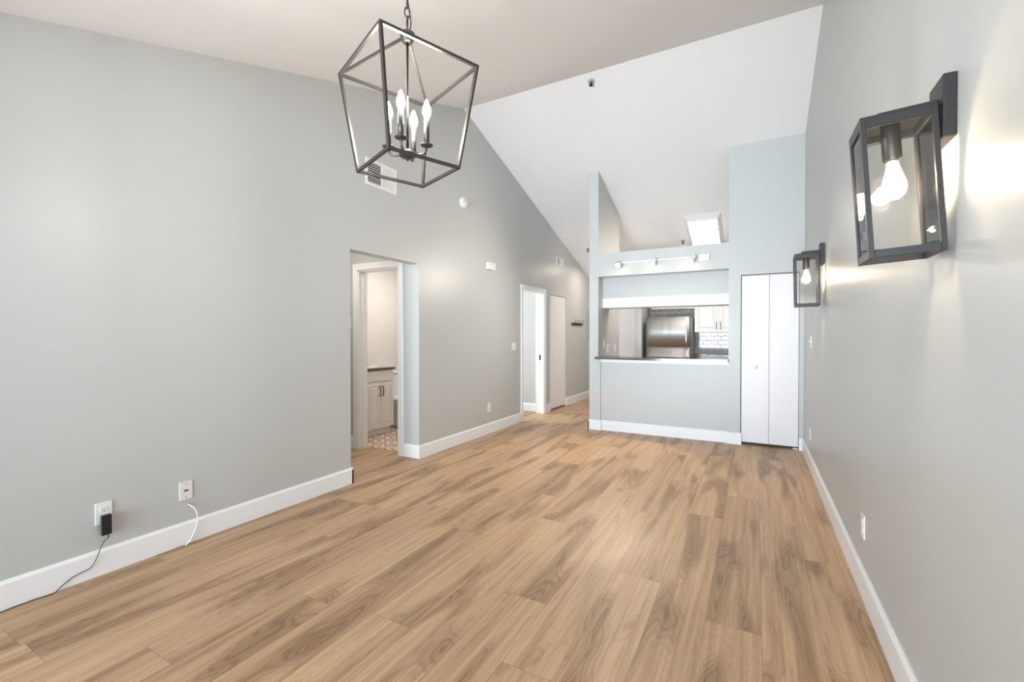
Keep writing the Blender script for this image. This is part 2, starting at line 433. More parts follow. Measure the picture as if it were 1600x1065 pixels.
# right wall, wall behind the camera with the glazed doors, end wall of the back hall
bm = NEW(); ylens(bm, YB-.2, YE+.1, -.01, XR, XR+T); struct('wall_right', bm, 'wall')
GX0, GX1, GZ = -2.75, 0.15, 2.08
bm = NEW()
box(bm, XL-T, GX0, YB-T, YB, -.01, 2.45); box(bm, GX1, XR+T, YB-T, YB, -.01, 2.45); box(bm, XL-T, XR+T, YB-T, YB, GZ, 2.45)
struct('wall_back', bm, 'wall')
wf = NEW()
for x in (GX0, (GX0+GX1)/2-.03, GX1-.06): box(wf, x, x+.06, YB-.09, YB-.03, 0, GZ)
box(wf, GX0, GX1, YB-.09, YB-.03, 0, .09); box(wf, GX0, GX1, YB-.09, YB-.03, GZ-.07, GZ)
wo = struct('window_1', wf, 'trim')
bm = NEW(); box(bm, GX0+.06, GX1-.06, YB-.065, YB-.06, .09, GZ-.07); obj('window_glass', bm, 'glass', wo)

# ------------------------------------------------------------------ kitchen front: pillar, header, half wall, closet wall
bm = NEW()
prism(bm, [(YK, -.01), (6.985, -.01), (6.985, cz(6.985)+.05), (YK, cz(YK)+.05)], 'x', -2.0, -1.876)
box(bm, -1.876, -1.846, YK, YK+.16, -.01, 0.955)
struct('wall_divider', bm, 'wall')
bm = NEW(); box(bm, -1.876, -0.28, YK, YK+.11, 2.076, 2.388); struct('wall_header', bm, 'wall')
bm = NEW(); box(bm, -1.876, -0.28, YK+.03, YK+.15, -.01, 0.965); struct('wall_counter', bm, 'wall')
CX0, CX1, CZ_ = -0.152, 0.430, 1.990
bm = NEW()
prism(bm, [(-.28, -.01), (CX0, -.01), (CX0, cz(YK)+.05), (-.28, cz(YK)+.05)], 'y', YK, YK+.12)
prism(bm, [(CX0, CZ_), (CX1, CZ_), (CX1, cz(YK)+.05), (CX0, cz(YK)+.05)], 'y', YK, YK+.12)
prism(bm, [(CX1, -.01), (XR+.02, -.01), (XR+.02, cz(YK)+.05), (CX1, cz(YK)+.05)], 'y', YK, YK+.12)
box(bm, -.28, -.16, YK+.12, YK+.68, -.01, 2.6); box(bm, -.28, XR, YK+.60, YK+.70, -.01, 2.6)
struct('wall_closet', bm, 'wall')
bm = NEW(); box(bm, -1.876, -0.28, YK+.206, YK+.52, 1.79, 2.30); struct('wall_soffit', bm, 'wall')
bm = NEW(); box(bm, -1.876, -0.28, YK+.200, YK+.53, 1.666, 1.798); struct('trim_1', bm, 'trim')
bm = NEW(); box(bm, -1.846, -0.28, YK+.008, YK+.03, 0.925, 0.966, .003); struct('trim_2', bm, 'trim')
# wall at the end of the back hall, side of the refrigerator alcove, wall at the back of the kitchen
bm = NEW(); box(bm, XL-T, XR+T, 9.62, 9.75, -.01, 2.5); struct('wall_far', bm, 'wall')
bm = NEW(); prism(bm, [(8.20, -.01), (9.62, -.01), (9.62, cz(9.62)+.03), (8.20, cz(8.20)+.03)], 'x', -1.92, -1.80); struct('wall_alcove', bm, 'wall')
bm = NEW(); box(bm, -1.80, XR, 8.94, 9.06, -.01, cz(8.94)+.02); struct('wall_kitchen', bm, 'wall')
bm = NEW(); box(bm, -1.80, XR, 8.93, 8.94, .92, 1.80); struct('trim_backsplash', bm, 'subway')

# ------------------------------------------------------------------ hall, bathroom and bedroom shells
HY = 3.636
BX0, BX1, BZ = -3.955, -3.345, 2.02      # bathroom doorway
bm = NEW()
box(bm, -4.5, BX0, HY, HY+.12, -.01, 2.45); box(bm, BX0, BX1, HY, HY+.12, BZ, 2.45); box(bm, BX1, XL-T, HY, HY+.12, -.01, 2.45)
box(bm, -4.5, XL-T, OP0-.12, OP0, -.01, 2.45); box(bm, -4.55, -4.45, OP0-.1, HY+.1, -.01, 2.45)
struct('wall_hall', bm, 'wall')
bm = NEW()
box(bm, -4.82, -4.70, HY+.12, 5.25, -.01, 2.45); box(bm, -4.82, XL-T, 5.18, 5.30, -.01, 2.45)
box(bm, -4.82, -4.5, HY, HY+.12, -.01, 2.45)
box(bm, XL-T-.02, XL-T-.0005, HY+.12, 5.25, -.01, 2.45)
struct('wall_bathroom', bm, 'bathwall')
bm = NEW()
box(bm, -5.7, XL-T, 5.30, 5.40, -.01, 2.45); box(bm, -5.7, -5.6, 5.3, 7, -.01, 2.45); box(bm, -5.7, XL-T, 6.855, 6.975, -.01, 2.45)
struct('wall_bedroom', bm, 'wall')

# ------------------------------------------------------------------ baseboards, casings
BH = 0.136
def bb(bm, ax, fixed, sgn, a, b, h=BH, t=0.015):
    """baseboard with a sloped lip; ax 'x': runs along Y on the plane X = fixed"""
    prof = [(0, 0), (t, 0), (t, h-.016), (t*.45, h), (0, h)]
    if ax == 'x':
        v = [[bm.verts.new((fixed+sgn*p[0], y, p[1])) for p in prof] for y in (a, b)]
    else:
        v = [[bm.verts.new((x, fixed+sgn*p[0], p[1])) for p in prof] for x in (a, b)]
    bm.faces.new(v[0]); bm.faces.new(v[1][::-1])
    for i in range(5): bm.faces.new((v[0][i], v[1][i], v[1][(i+1) % 5], v[0][(i+1) % 5]))
t_ = .015
bm = NEW(); bb(bm, 'x', XL, 1, YB, OP0+t_); bb(bm, 'y', OP0, 1, XL-.4, XL+t_)
bb(bm, 'x', XL, 1, OP1-t_, D0-.079); bb(bm, 'x', XL, 1, D1+.079, K0-.002); bb(bm, 'x', XL, 1, K1+.002, 9.62)
struct('baseboard_left', bm, 'trim')
bm = NEW(); bb(bm, 'x', XR, -1, YB, YK-t_); bb(bm, 'y', YK, -1, CX1+.002, XR); struct('baseboard_right', bm, 'trim')
bm = NEW()
bb(bm, 'y', YK, -1, -2.0-t_, -1.846+t_); bb(bm, 'x', -2.0, -1, YK-t_, 6.985+t_); bb(bm, 'y', YK+.03, -1, -1.846, -.28)
bb(bm, 'y', YK, -1, -.28-t_, CX0-.002+t_); bb(bm, 'y', 6.985, 1, -2.0-t_, -1.876)
struct('baseboard_kitchen', bm, 'trim')
bm = NEW(); bb(bm, 'y', HY, -1, -4.45, -4.026); bb(bm, 'y', HY, -1, -3.270, XL+.0005); struct('baseboard_hall', bm, 'trim')
bm = NEW(); bb(bm, 'y', 6.855, -1, -5.6, XL-T); struct('baseboard_bedroom', bm, 'trim')

def casing_profile(bm, p, q, out, nrm, w=.071):
    """flat moulded casing strip from p to q; out = unit direction away from the opening, nrm = wall normal"""
    p, q, out, nrm = Vector(p), Vector(q), Vector(out), Vector(nrm)
    prof = [(0, 0), (0, .010), (.010, .013), (.018, .010), (.045, .015), (w-.008, .018), (w, .014), (w, 0)]
    v = [[bm.verts.new(a+out*u+nrm*h) for u, h in prof] for a in (p, q)]
    n = len(prof)
    bm.faces.new(v[0]); bm.faces.new(v[1][::-1])
    for i in range(n): bm.faces.new((v[0][i], v[1][i], v[1][(i+1) % n], v[0][(i+1) % n]))
# bathroom doorway: casing, jamb liner, stop
bm = NEW()
n_ = (0, -1, 0)
casing_profile(bm, (BX0+.005, HY, 0), (BX0+.005, HY, BZ+.066), (-1, 0, 0), n_)
casing_profile(bm, (BX1-.005, HY, 0), (BX1-.005, HY, BZ+.066), (1, 0, 0), n_)
casing_profile(bm, (BX0-.066, HY, BZ-.005), (BX1+.066, HY, BZ-.005), (0, 0, 1), n_)
box(bm, BX0-.001, BX0+.018, HY-.001, HY+.121, 0, BZ); box(bm, BX1-.018, BX1+.001, HY-.001, HY+.121, 0, BZ); box(bm, BX0, BX1, HY-.001, HY+.121, BZ-.018, BZ+.001)
box(bm, BX0+.018, BX0+.030, HY+.045, HY+.085, 0, BZ-.018); box(bm, BX1-.030, BX1-.018, HY+.045, HY+.085, 0, BZ-.018)
struct('trim_3', bm, 'trim')
# bedroom doorway
bm = NEW()
n_ = (1, 0, 0)
casing_profile(bm, (XL, D0+.004, 0), (XL, D0+.004, DZ+.066), (0, -1, 0), n_)
casing_profile(bm, (XL, D1-.004, 0), (XL, D1-.004, DZ+.066), (0, 1, 0), n_)
casing_profile(bm, (XL, D0-.068, DZ-.005), (XL, D1+.068, DZ-.005), (0, 0, 1), n_)
box(bm, XL-T-.02, XL+.001, D0-.001, D0+.016, 0, DZ); box(bm, XL-T-.02, XL+.001, D1-.016, D1+.001, 0, DZ); box(bm, XL-T-.02, XL+.001, D0, D1, DZ-.016, DZ+.001)
d2 = struct('trim_4', bm, 'trim')
bm = NEW(); box(bm, XL-.075, XL-.045, D1-.0185, D1-.0155, .88, .965, .001); box(bm, XL-.066, XL-.054, D1-.0195, D1-.018, .905, .94)
obj('strike_plate', bm, 'blackmetal', d2)

# ------------------------------------------------------------------ closet doors
bm = NEW()   # dark sheet behind the door gaps, its colour standing in for shade
box(bm, CX0, CX1, YK+.075, YK+.085, 0, CZ_); struct('closet_gap_shade', bm, 'gap')
def bifold():
    bm = NEW(); box(bm, CX0+.008, .1375, YK+.030, YK+.062, .030, CZ_-.008, .002)
    d = struct('door_1', bm, 'door')
    bm = NEW(); box(bm, .1405, CX1-.003, YK+.030, YK+.062, .030, CZ_-.008, .002); obj('door_leaf', bm, 'door', d)
    bm = NEW(); lathe(bm, [(.0, 0), (.013, 0), (.010, -.006), (.010, -.012), (.019, -.020), (.020, -.026), (.014, -.031), (0, -.033)], 24, (.003, YK+.030, .912), 'y')
    obj('door_knob', bm, 'plastic', d)
    bm = NEW(); box(bm, CX1-.055, CX1-.006, YK+.022, YK+.058, .002, .016, .002); obj('pivot_bracket', bm, 'plastic', d)
bifold()
bm = NEW(); box(bm, XL-.04, XL-.008, K0+.008, K1-.004, .022, KZ-.006, .002); d = struct('door_2', bm, 'door')
bm = NEW(); lathe(bm, [(0, 0), (.012, 0), (.010, .010), (.018, .018), (.019, .024), (.012, .030), (0, .031)], 20, (XL-.008, 7.225, .918), 'x'); obj('door_knob', bm, 'plastic', d)
bm = NEW(); box(bm, XL-.06, XL-.05, K0, K1, 0, KZ); struct('hall_gap_shade', bm, 'gap')  # dark sheet painted as the shade in the gaps round this door
# entry door at the end of the back hall, seen through the pass-through
bm = NEW(); box(bm, -2.86, -2.02, 9.585, 9.62, 0.01, 2.03, .002); d = struct('door_3', bm, 'door')
bm = NEW()
casing_profile(bm, (-2.865, 9.62, 0), (-2.865, 9.62, 2.10), (-1, 0, 0), (0, -1, 0)); casing_profile(bm, (-2.93, 9.62, 2.035), (-1.94, 9.62, 2.035), (0, 0, 1), (0, -1, 0))
obj('door_frame', bm, 'trim', d)

# ------------------------------------------------------------------ wall devices (local: faces -Y, origin on the wall)
FACE = {'left': PI/2, 'right': -PI/2, 'front': 0}
def screws(t, pts, m='ivory'):
    for x, z in pts:
        bm = NEW(); lathe(bm, [(0, -.0065), (.003, -.0065), (.0034, -.005)], 12, (x, 0, z), 'y'); obj('screw', bm, m, t)
def plate(t, w=.072, h=.116, m='plastic'):
    bm = NEW(); box(bm, -w/2, w/2, -.006, 0, -h/2, h/2, .002); obj('cover_plate', bm, m, t)
def socket_faces(t, zs=(-.0195, .0195)):
    for z in zs:
        bm = NEW()
        pts = [(.0165*math.cos(a), z+max(-.0125, min(.0125, .0165*math.sin(a)))) for a in [2*PI*i/28 for i in range(28)]]
        prism(bm, pts, 'y', -.0085, -.005); s = obj('socket', bm, 'plastic', t)
        bm = NEW(); box(bm, -.0082, -.0062, -.0088, -.008, z-.002, z+.007); box(bm, .0058, .0076, -.0088, -.008, z-.001, z+.007)
        lathe(bm, [(0, -.0088), (.0028, -.0088), (.0028, -.008)], 12, (0, 0, z-.008), 'y')
        obj('slots', bm, 'slot', s)
def outlet(label, loc, face, group=None):
    t = thing('wall_outlet', label, 'outlet', loc, (0, 0, FACE[face]), group or 'white wall outlets')
    plate(t); socket_faces(t); screws(t, [(0, 0)], 'plastic')
    return t
def switch(label, loc, face, gang=1, rocker=False, name='light_switch'):
    t = thing(name, label, 'light switch', loc, (0, 0, FACE[face]), 'white light switches')
    plate(t, .072+.046*(gang-1), .116)
    for g in range(gang):
        x = (g-(gang-1)/2)*.046
        bm = NEW()
        if rocker: box(bm, x-.0165, x+.0165, -.009, -.004, -.033, .033, .0015)
        else: prism(bm, [(-.004, -.011), (-.020, .004), (-.020, .010), (-.004, .011)], 'x', x-.005, x+.005)
        obj('rocker' if rocker else 'toggle', bm, 'plastic', t)
        screws(t, [(x, .044), (x, -.044)], 'plastic')
    return t
outlet('white double outlet low on the left wall with black charger plugged in', (XL, 1.063, .325), 'left')
# charger
t = thing('power_adapter', 'black plug-in charger in the low left wall outlet', 'charger', (XL-.0, 1.066, .268), (0, 0, PI/2))
bm = NEW(); box(bm, -.0215, .0215, -.036, -.0088, -.056, .050, .003); obj('adapter_body', bm, 'black', t)
bm = NEW(); box(bm, -.0222, .0222, -.0215, -.0185, -.0566, .0506, .001); obj('casing_seam', bm, 'greypanel', t)
bm = NEW(); tube(bm, [(.010, -.024, -.054), (.010, -.025, -.066), (.008, -.026, -.078)], [.004, .0035, .0022], 10); obj('strain_relief', bm, 'black', t)
bm = NEW(); tube(bm, catmull([(XL+.026, 1.074, .192), (XL+.028, 1.052, .176), (XL+.027, 1.036, .135), (XL+.025, 1.026, .103), (XL+.021, 1.003, .062), (XL+.019, .965, .052), (XL+.019, .93, .043), (XL+.020, .895, .022), (XL+.024, .872, .006), (XL+.033, .856, .0025), (XL+.026, .82, .0022), (XL+.019, .79, .0022), (XL+.022, .758, .0022), (XL+.019, .72, .0022), (XL+.024, .68, .0022), (XL+.022, .3, .0022), (XL+.03, -.2, .0022)], 6), .0019, 8)
tag(obj('adapter_lead', bm, 'black'), 'thin black cord running down from the charger along the left baseboard', 'cord')
# blank plate with connector
t = thing('cable_plate', 'ivory cable connector plate on the left wall above the white cable', 'wall plate', (XL, 1.459, .326), (0, 0, PI/2))
plate(t, .072, .112, 'ivory'); screws(t, [(0, .040), (0, -.040)], 'pull')
bm = NEW(); box(bm, -.011, .011, -.0075, -.005, -.005, .005, .001); lathe(bm, [(0, -.013), (.0035, -.013), (.0035, -.006)], 12, (0, 0, 0), 'y'); obj('connector', bm, 'bronze', t)
bm = NEW()
tube(bm, catmull([(XL-.01, 1.474, .232), (XL+.006, 1.474, .233), (XL+.022, 1.482, .224), (XL+.032, 1.497, .200), (XL+.034, 1.508, .158), (XL+.032, 1.503, .103), (XL+.029, 1.482, .045), (XL+.030, 1.468, .024)], 8), .0036, 10)
cb = thing('coax_cable', 'white cable hanging from a hole below the ivory plate down to the floor', 'cable', (0, 0, 0))
obj('cable', bm, 'plastic', cb)
bm = NEW(); lathe(bm, [(0, 0), (.012, 0), (.011, .003), (.006, .004)], 20, (XL, 1.474, .232), 'x'); obj('wall_grommet', bm, 'greypanel', cb)
bm = NEW(); tube(bm, [(XL+.029, 1.475, .032), (XL+.031, 1.462, .018), (XL+.034, 1.452, .010), (XL+.042, 1.437, .0055)], [.0055, .0055, .005, .004], 12); obj('cable_connector', bm, 'plastic', cb)
outlet('white outlet low on the left wall between hall opening and bedroom door', (XL, 5.028, .338), 'left')
switch('white double light switch on the left wall beside the bedroom door', (XL, 5.715, 1.125), 'left', 2)
switch('white light switch at the hall end wall, left of the bathroom door frame', (-4.098, HY, 1.432), 'front', 1)
outlet('white outlet low on the right wall, nearest the camera', (XR, 2.772, .333), 'right')
outlet('white outlet low on the right wall near the closet corner', (XR, 5.20, .325), 'right')
switch('white toggle switch on the right wall near the closet corner', (XR, 5.18, 1.218), 'right', 1)
outlet('white outlet on the kitchen side wall, nearest the pass-through pillar', (-1.876, 6.18, 1.165), 'left')
outlet('white outlet on the kitchen side wall, middle of three', (-1.876, 6.36, 1.105), 'left')
outlet('white outlet on the kitchen side wall, nearest its far end', (-1.876, 6.74, 1.105), 'left')

# smoke detector, chime, vents, hooks, panel
t = thing('smoke_detector', 'round white smoke detector high on the left wall', 'smoke detector', (XL, 4.425, 2.862), (0, 0, PI/2))
bm = NEW(); lathe(bm, [(0, 0), (.066, 0), (.066, -.010), (.060, -.014)], 40, axis='y'); obj('mounting_ring', bm, 'plastic', t)
bm = NEW(); lathe(bm, [(.060, -.012), (.062, -.024), (.056, -.036), (.040, -.041), (0, -.042)], 40, axis='y'); obj('detector_body', bm, 'plastic', t)
bm = NEW(); lathe(bm, [(0, -.045), (.009, -.045), (.010, -.040)], 20, (0, 0, .022), 'y'); obj('test_button', bm, 'greypanel', t)
t = thing('door_chime', 'small white box high on the left wall near the bedroom door', 'door chime', (XL, 5.032, 2.186), (0, 0, PI/2))
bm = NEW(); box(bm, -.085, .085, -.050, 0, -.045, .045, .004); obj('chime_cover', bm, 'plastic', t)
bm = NEW()
for k in range(5): box(bm, -.050, .050, -.0515, -.0495, -.028+.012*k, -.024+.012*k)
obj('sound_slots', bm, 'ivory', t)

def vent(name, label, loc, face, w, h, b=.026, back='slot', nsl=12):
    t = thing(name, label, 'air vent', loc, (0, 0, FACE[face]), 'white wall vents')
    bm = NEW()
    for q in ((-w/2, -w/2+b, -h/2, h/2), (w/2-b, w/2, -h/2, h/2), (-w/2+b, w/2-b, h/2-b, h/2), (-w/2+b, w/2-b, -h/2, -h/2+b), (-.008, .008, -h/2+b, h/2-b)):
        box(bm, q[0], q[1], -.008, 0, q[2], q[3], .0015, 1)
    obj('vent_frame', bm, 'plastic', t)
    bm = NEW(); box(bm, -w/2+b, w/2-b, -.0015, -.0005, -h/2+b, h/2-b); obj('duct_opening', bm, back, t)
    ih = h-2*b; st = ih/nsl
    for side in (0, 1):
        x0, x1 = ((-w/2+b, -.008), (.008, w/2-b))[side]
        bm = NEW()
        for k in range(nsl):
            z = -h/2+b+(k+.5)*st
            c = st*.26 if side == 0 else st*.56
            # blades on the first half are open, on the other half shut
            v = [(-.0075, z-c), (-.0065, z-c), (-.002, z+c), (-.003, z+c)] if side == 1 else [(-.0075, z-c), (-.0075, z-c+.001), (-.002, z+c), (-.002, z+c-.001)]
            prism(bm, v, 'x', x0, x1)
        obj('louvers', bm, 'plastic', t)
    return t
vent('air_vent', 'white wall vent with dark left half, seen through the pendant lantern', (XL, 3.109, 2.758), 'left', .394, .240, nsl=9)
v2 = vent('air_vent', 'small white wall vent above the flat hall closet door', (XL, 7.457, 2.592), 'left', .310, .156, b=.018, back='greypanel', nsl=7)
t = thing('hook_rail', 'black rail of coat hooks on the back hall wall', 'coat hooks', (XL, 8.32, 1.512), (0, 0, PI/2))
bm = NEW(); box(bm, -.285, .285, -.016, 0, -.030, .022, .002); obj('rail_board', bm, 'blackmetal', t)
for k in range(5):
    x = -.23+.115*k
    bm = NEW(); tube(bm, catmull([(x, -.016, -.012), (x, -.036, -.018), (x, -.050, .0), (x, -.056, .045), (x, -.064, .066)], 5), .004, 8)
    lathe(bm, [(0, .058), (.007, .062), (.008, .068), (.005, .074), (0, .076)], 12, (x, -.064, 0))
    obj('coat_hook', bm, 'blackmetal', t)
t = thing('breaker_panel', 'grey electrical panel on the back hall wall beside the kitchen pillar', 'electrical panel', (XL, 9.08, 1.505), (0, 0, PI/2))
bm = NEW(); box(bm, -.18, .18, -.012, 0, -.30, .30, .003); obj('panel_frame', bm, 'greypanel', t)
bm = NEW(); box(bm, -.15, .15, -.018, -.010, -.27, .27, .002); obj('panel_door', bm, 'greypanel', t)

# sprinklers in the sloped ceiling
def sprinkler(label, x, y):
    z = cz(y); a = math.atan(SL)*(-1 if y < YR else 1)
    t = thing('fire_sprinkler', label, 'sprinkler', (x, y, z), (-a if y > YR else a, 0, 0), 'ceiling sprinklers')
    bm = NEW(); lathe(bm, [(0, 0), (.036, 0), (.035, -.005), (.024, -.010), (.014, -.011), (0, -.011)], 28); obj('escutcheon', bm, 'greypanel', t)
    bm = NEW(); lathe(bm, [(0, -.010), (.009, -.010), (.009, -.024), (0, -.024)], 12)
    for s in (-1, 1): tube(bm, [(s*.008, 0, -.022), (s*.013, 0, -.034), (s*.004, 0, -.048)], .0022, 6)
    obj('sprinkler_frame', bm, 'blackmetal', t)
    bm = NEW(); lathe(bm, [(0, -.047), (.020, -.049), (.020, -.051), (0, -.051)], 20); obj('deflector', bm, 'blackmetal', t)
sprinkler('dark sprinkler head high on the sloped ceiling near the ridge', -1.528, 4.567)
sprinkler('dark sprinkler head beside the bright ceiling light above the kitchen', -1.067, 7.925)
sprinkler('dark sprinkler head over the back hall, left of the kitchen pillar', -2.698, 7.899)

# ------------------------------------------------------------------ ceiling light over the kitchen (frustum box on the slope)
t = thing('ceiling_light', 'large bright rectangular ceiling light on the slope above the kitchen', 'ceiling light', (-.713, 7.67, cz(7.67)), (-math.atan(SL), 0, 0))
def frustum(bm, a, b, z0, z1):
    v0 = [bm.verts.new((x, y, z0)) for x, y in ((a[0], a[2]), (a[1], a[2]), (a[1], a[3]), (a[0], a[3]))]
    v1 = [bm.verts.new((x, y, z1)) for x, y in ((b[0], b[2]), (b[1], b[2]), (b[1], b[3]), (b[0], b[3]))]
    for i in range(4): bm.faces.new((v0[i], v0[(i+1) % 4], v1[(i+1) % 4], v1[i]))
    bm.faces.new(v0); return v1
bm = NEW(); v1 = frustum(bm, (-.267, .267, -.487, .487), (-.204, .204, -.345, .375), 0, -.045); bm.faces.new(v1[::-1]); obj('light_housing', bm, 'trim', t)
bm = NEW(); box(bm, -.202, .202, -.343, .373, -.050, -.0445, .002); obj('light_lens', bm, 'panel', t)

# ------------------------------------------------------------------ track light on the header
t = thing('track_light', 'white track light with three lit spot heads on the kitchen header', 'track light', (-1.13, YK, 2.225))
bm = NEW(); box(bm, -.46, .50, -.034, 0, .004, .024, .002); obj('track_bar', bm, 'plastic', t)
bm = NEW(); box(bm, .52, .64, -.030, 0, -.042, .042, .004); obj('power_box', bm, 'plastic', t)
bm = NEW(); box(bm, .533, .627, -.033, -.028, -.028, .028, .002); obj('box_cover', bm, 'plastic', t)
heads = [(-.455, (.30, -.75, -.55)), (.0, (-.25, -.50, -.83)), (.46, (-.45, -.40, -.80))]
hp = []
for i, (x, d) in enumerate(heads):
    d = Vector(d).normalized(); c = Vector((x, -.095, -.010))
    q = d.to_track_quat('Z', 'Y').to_matrix()
    bm = NEW(); lathe(bm, [(0, -.045), (.020, -.044), (.026, -.030), (.028, .0), (.034, .035), (.036, .042), (.031, .042), (.029, .034), (0, .030)], 28)
    for v in bm.verts: v.co = q @ v.co + c
    h = obj('spot_head', bm, 'plastic', t)
    bm = NEW(); lathe(bm, [(0, .036), (.027, .036), (.027, .033)], 24)
    for v in bm.verts: v.co = q @ v.co + c
    obj('lamp_face', bm, 'spotface', h)
    bm = NEW(); tube(bm, catmull([(x+.0, -.030, .014), (x+.012, -.055, .022), (x+.016, -.085, .018), c+Vector((.020, 0, .0))], 5), .005, 8)
    obj('swivel_arm', bm, 'greypanel', h)
    hp.append((Vector((-1.13, YK, 2.225))+c+d*.05, d))
spot('track_spot', hp[0][0], (-2.9, 3.9, 1.5), 58, (1.0, 0.91, 0.82), 150, 1.0, .02)  # extra wide spot at the first head, added to brighten the left wall
for i, (p, d) in enumerate(hp):
    spot('track_spot', p, p+Vector((0.02, -.52, -.85)), (48, 18, 18)[i], WARM, 56, 0.12, .02)
    # spill of the open-backed heads on the header beneath
    point('track_spill', p+Vector((0, -.02, -.02)), 0.4, WARM, .015)

# ------------------------------------------------------------------ bar counter
bm = NEW()
pts = [(-1.897, 5.812), (-.283, 5.812), (-.283, 6.30), (-1.874, 6.30), (-1.874, YK-.001), (-1.897, YK-.001)]
prism(bm, pts, 'z', .966, .996)
bmesh.ops.bevel(bm, geom=list(bm.edges), offset=.003, segments=2, affect='EDGES')
tag(obj('bar_countertop', bm, 'granite'), 'dark polished granite bar top on the kitchen half wall', 'countertop')

# ------------------------------------------------------------------ kitchen: refrigerator, cabinets
t = thing('refrigerator', 'stainless steel top-freezer refrigerator behind the bar counter', 'refrigerator', (-1.355, 8.20, 0))
bm = NEW(); box(bm, -.375, .375, .075, .72, .02, 1.600, .006); obj('fridge_case', bm, 'greypanel', t)
def fdoor(z0, z1):
    bm = NEW(); N = 24; front = []
    for i in range(N+1):
        u = -1+2*i/N; x = .3775*u
        y = .000+.030*abs(u)**6+.010*u*u
        front.append((x, y))
    prism(bm, front+[(.3775, .070), (-.3775, .070)], 'z', z0, z1)
    for f in bm.faces:
        if len(f.verts) == 4: f.smooth = True
    return bm
fz = obj('freezer_door', fdoor(1.088, 1.612), 'steel', t)
fr = obj('fridge_door', fdoor(.06, 1.072), 'steel', t)
for z0, z1, par in ((1.115, 1.50, fz), (.55, 1.055, fr)):
    bm = NEW(); tube(bm, catmull([(.318, .008, z0), (.318, -.03, z0+.02), (.318, -.048, z0+.06), (.318, -.05, (z0+z1)/2), (.318, -.048, z1-.06), (.318, -.03, z1-.02), (.318, .008, z1)], 6), .011, 12); obj('door_handle', bm, 'chrome', par)
for s in (-1, 1):
    bm = NEW(); box(bm, s*.33-.02, s*.33+.02, .1, .65, 0, .021); obj('foot', bm, 'black', t)

def panel_door(bm, x0, x1, z0, z1, y, th=.019, m=.058):
    """raised-panel door facing -Y, front plane at y"""
    box(bm, x0, x1, y, y+th, z0, z1, .002)
    def ring(a, ya, b, yb):
        A = [bm.verts.new((x, ya, z)) for x, z in ((x0+a, z0+a), (x1-a, z0+a), (x1-a, z1-a), (x0+a, z1-a))]
        B = [bm.verts.new((x, yb, z)) for x, z in ((x0+b, z0+b), (x1-b, z0+b), (x1-b, z1-b), (x0+b, z1-b))]
        for i in range(4): bm.faces.new((A[i], A[(i+1) % 4], B[(i+1) % 4], B[i]))
        return B
    ring(m-.008, y-.0005, m, y-.006); ring(m, y-.006, m+.010, y-.0005)
    B = ring(m+.018, y-.0005, m+.034, y-.007); bm.faces.new(B)
def pull(x, z, y, L=.128, parent=None, m='pull'):
    bm = NEW(); tube(bm, [(x, y, z-L/2), (x, y-.026, z-L/2), (x, y-.030, z-L/2+.006), (x, y-.030, z+L/2-.006), (x, y-.026, z+L/2), (x, y, z+L/2)], .0055, 10)
    return obj('door_pull', bm, m, parent)
def upper_cab(label, x0, x1, z0, z1, yf, doors, px):
    t = thing('wall_cabinet', label, 'cabinet', ((x0+x1)/2, yf, z0), group='kitchen wall cabinets')
    w = (x1-x0)/2; h = z1-z0
    bm = NEW(); box(bm, -w, w, .020, 8.929-yf, 0, h, .002); obj('cabinet_body', bm, 'cab', t)
    dw = 2*w/doors
    for k in range(doors):
        bm = NEW(); panel_door(bm, -w+k*dw+.002, -w+(k+1)*dw-.002, .002, h-.002, 0); d = obj('door', bm, 'cab', t)
        for p in px:
            if -w+k*dw < p-(x0+x1)/2 < -w+(k+1)*dw: pull(p-(x0+x1)/2, .115, 0, .128, d)
    return t
upper_cab('cream double-door wall cabinet right of the refrigerator', -.955, -.175, 1.345, 2.12, 8.58, 2, (-.597, -.533))
upper_cab('cream wall cabinet above the refrigerator', -1.70, -.960, 1.775, 2.12, 8.58, 2, ())
upper_cab('cream wall cabinet at the right end of the kitchen, beside the double-door one', -.17, .47, 1.345, 2.12, 8.58, 2, ())
t = thing('base_cabinet', 'cream base cabinet along the kitchen back wall, right of the refrigerator', 'cabinet', (-.24, 8.32, 0))
bm = NEW(); box(bm, -.705, .705, .02, .60, .10, .885, .002); box(bm, -.705, .705, .08, .60, 0, .10); obj('cabinet_body', bm, 'cab', t)
for k in range(3):
    bm = NEW(); panel_door(bm, -.705+.47*k+.003, -.705+.47*(k+1)-.003, .105, .88, 0); d = obj('door', bm, 'cab', t)
    pull(-.705+.47*(k+1)-.05, .76, 0, .128, d)
bm = NEW(); box(bm, -.955, XR-.002, 8.30, 8.928, .886, .918, .003); tag(obj('kitchen_countertop', bm, 'granite'), 'dark granite worktop along the kitchen back wall', 'countertop')

# ------------------------------------------------------------------ bathroom: vanity, toilet
t = thing('bathroom_vanity', 'small cream bathroom vanity with dark countertop seen through the doorway', 'vanity', (-4.2, 4.225, 0), (0, 0, PI/2))
W2 = .237
bm = NEW(); box(bm, -W2, W2, .020, .495, .10, .840, .002); box(bm, -W2, W2, .065, .495, .006, .10); obj('cabinet_body', bm, 'cab', t)
for k in (0, 1):
    bm = NEW(); panel_door(bm, -W2+k*W2+.002, -W2+(k+1)*W2-.002, .105, .690, 0, m=.040); d = obj('door', bm, 'cab', t)
    pull((-.026, .026)[k], .575, 0, .115, d)
bm = NEW(); box(bm, -W2+.002, W2-.002, 0, .019, .700, .835, .002); obj('drawer_front', bm, 'cab', t)
bm = NEW(); box(bm, -W2-.008, W2+.012, -.018, .498, .842, .868, .003); box(bm, -W2-.008, W2+.012, .483, .498, .868, .915, .002); obj('countertop', bm, 'granite', t)
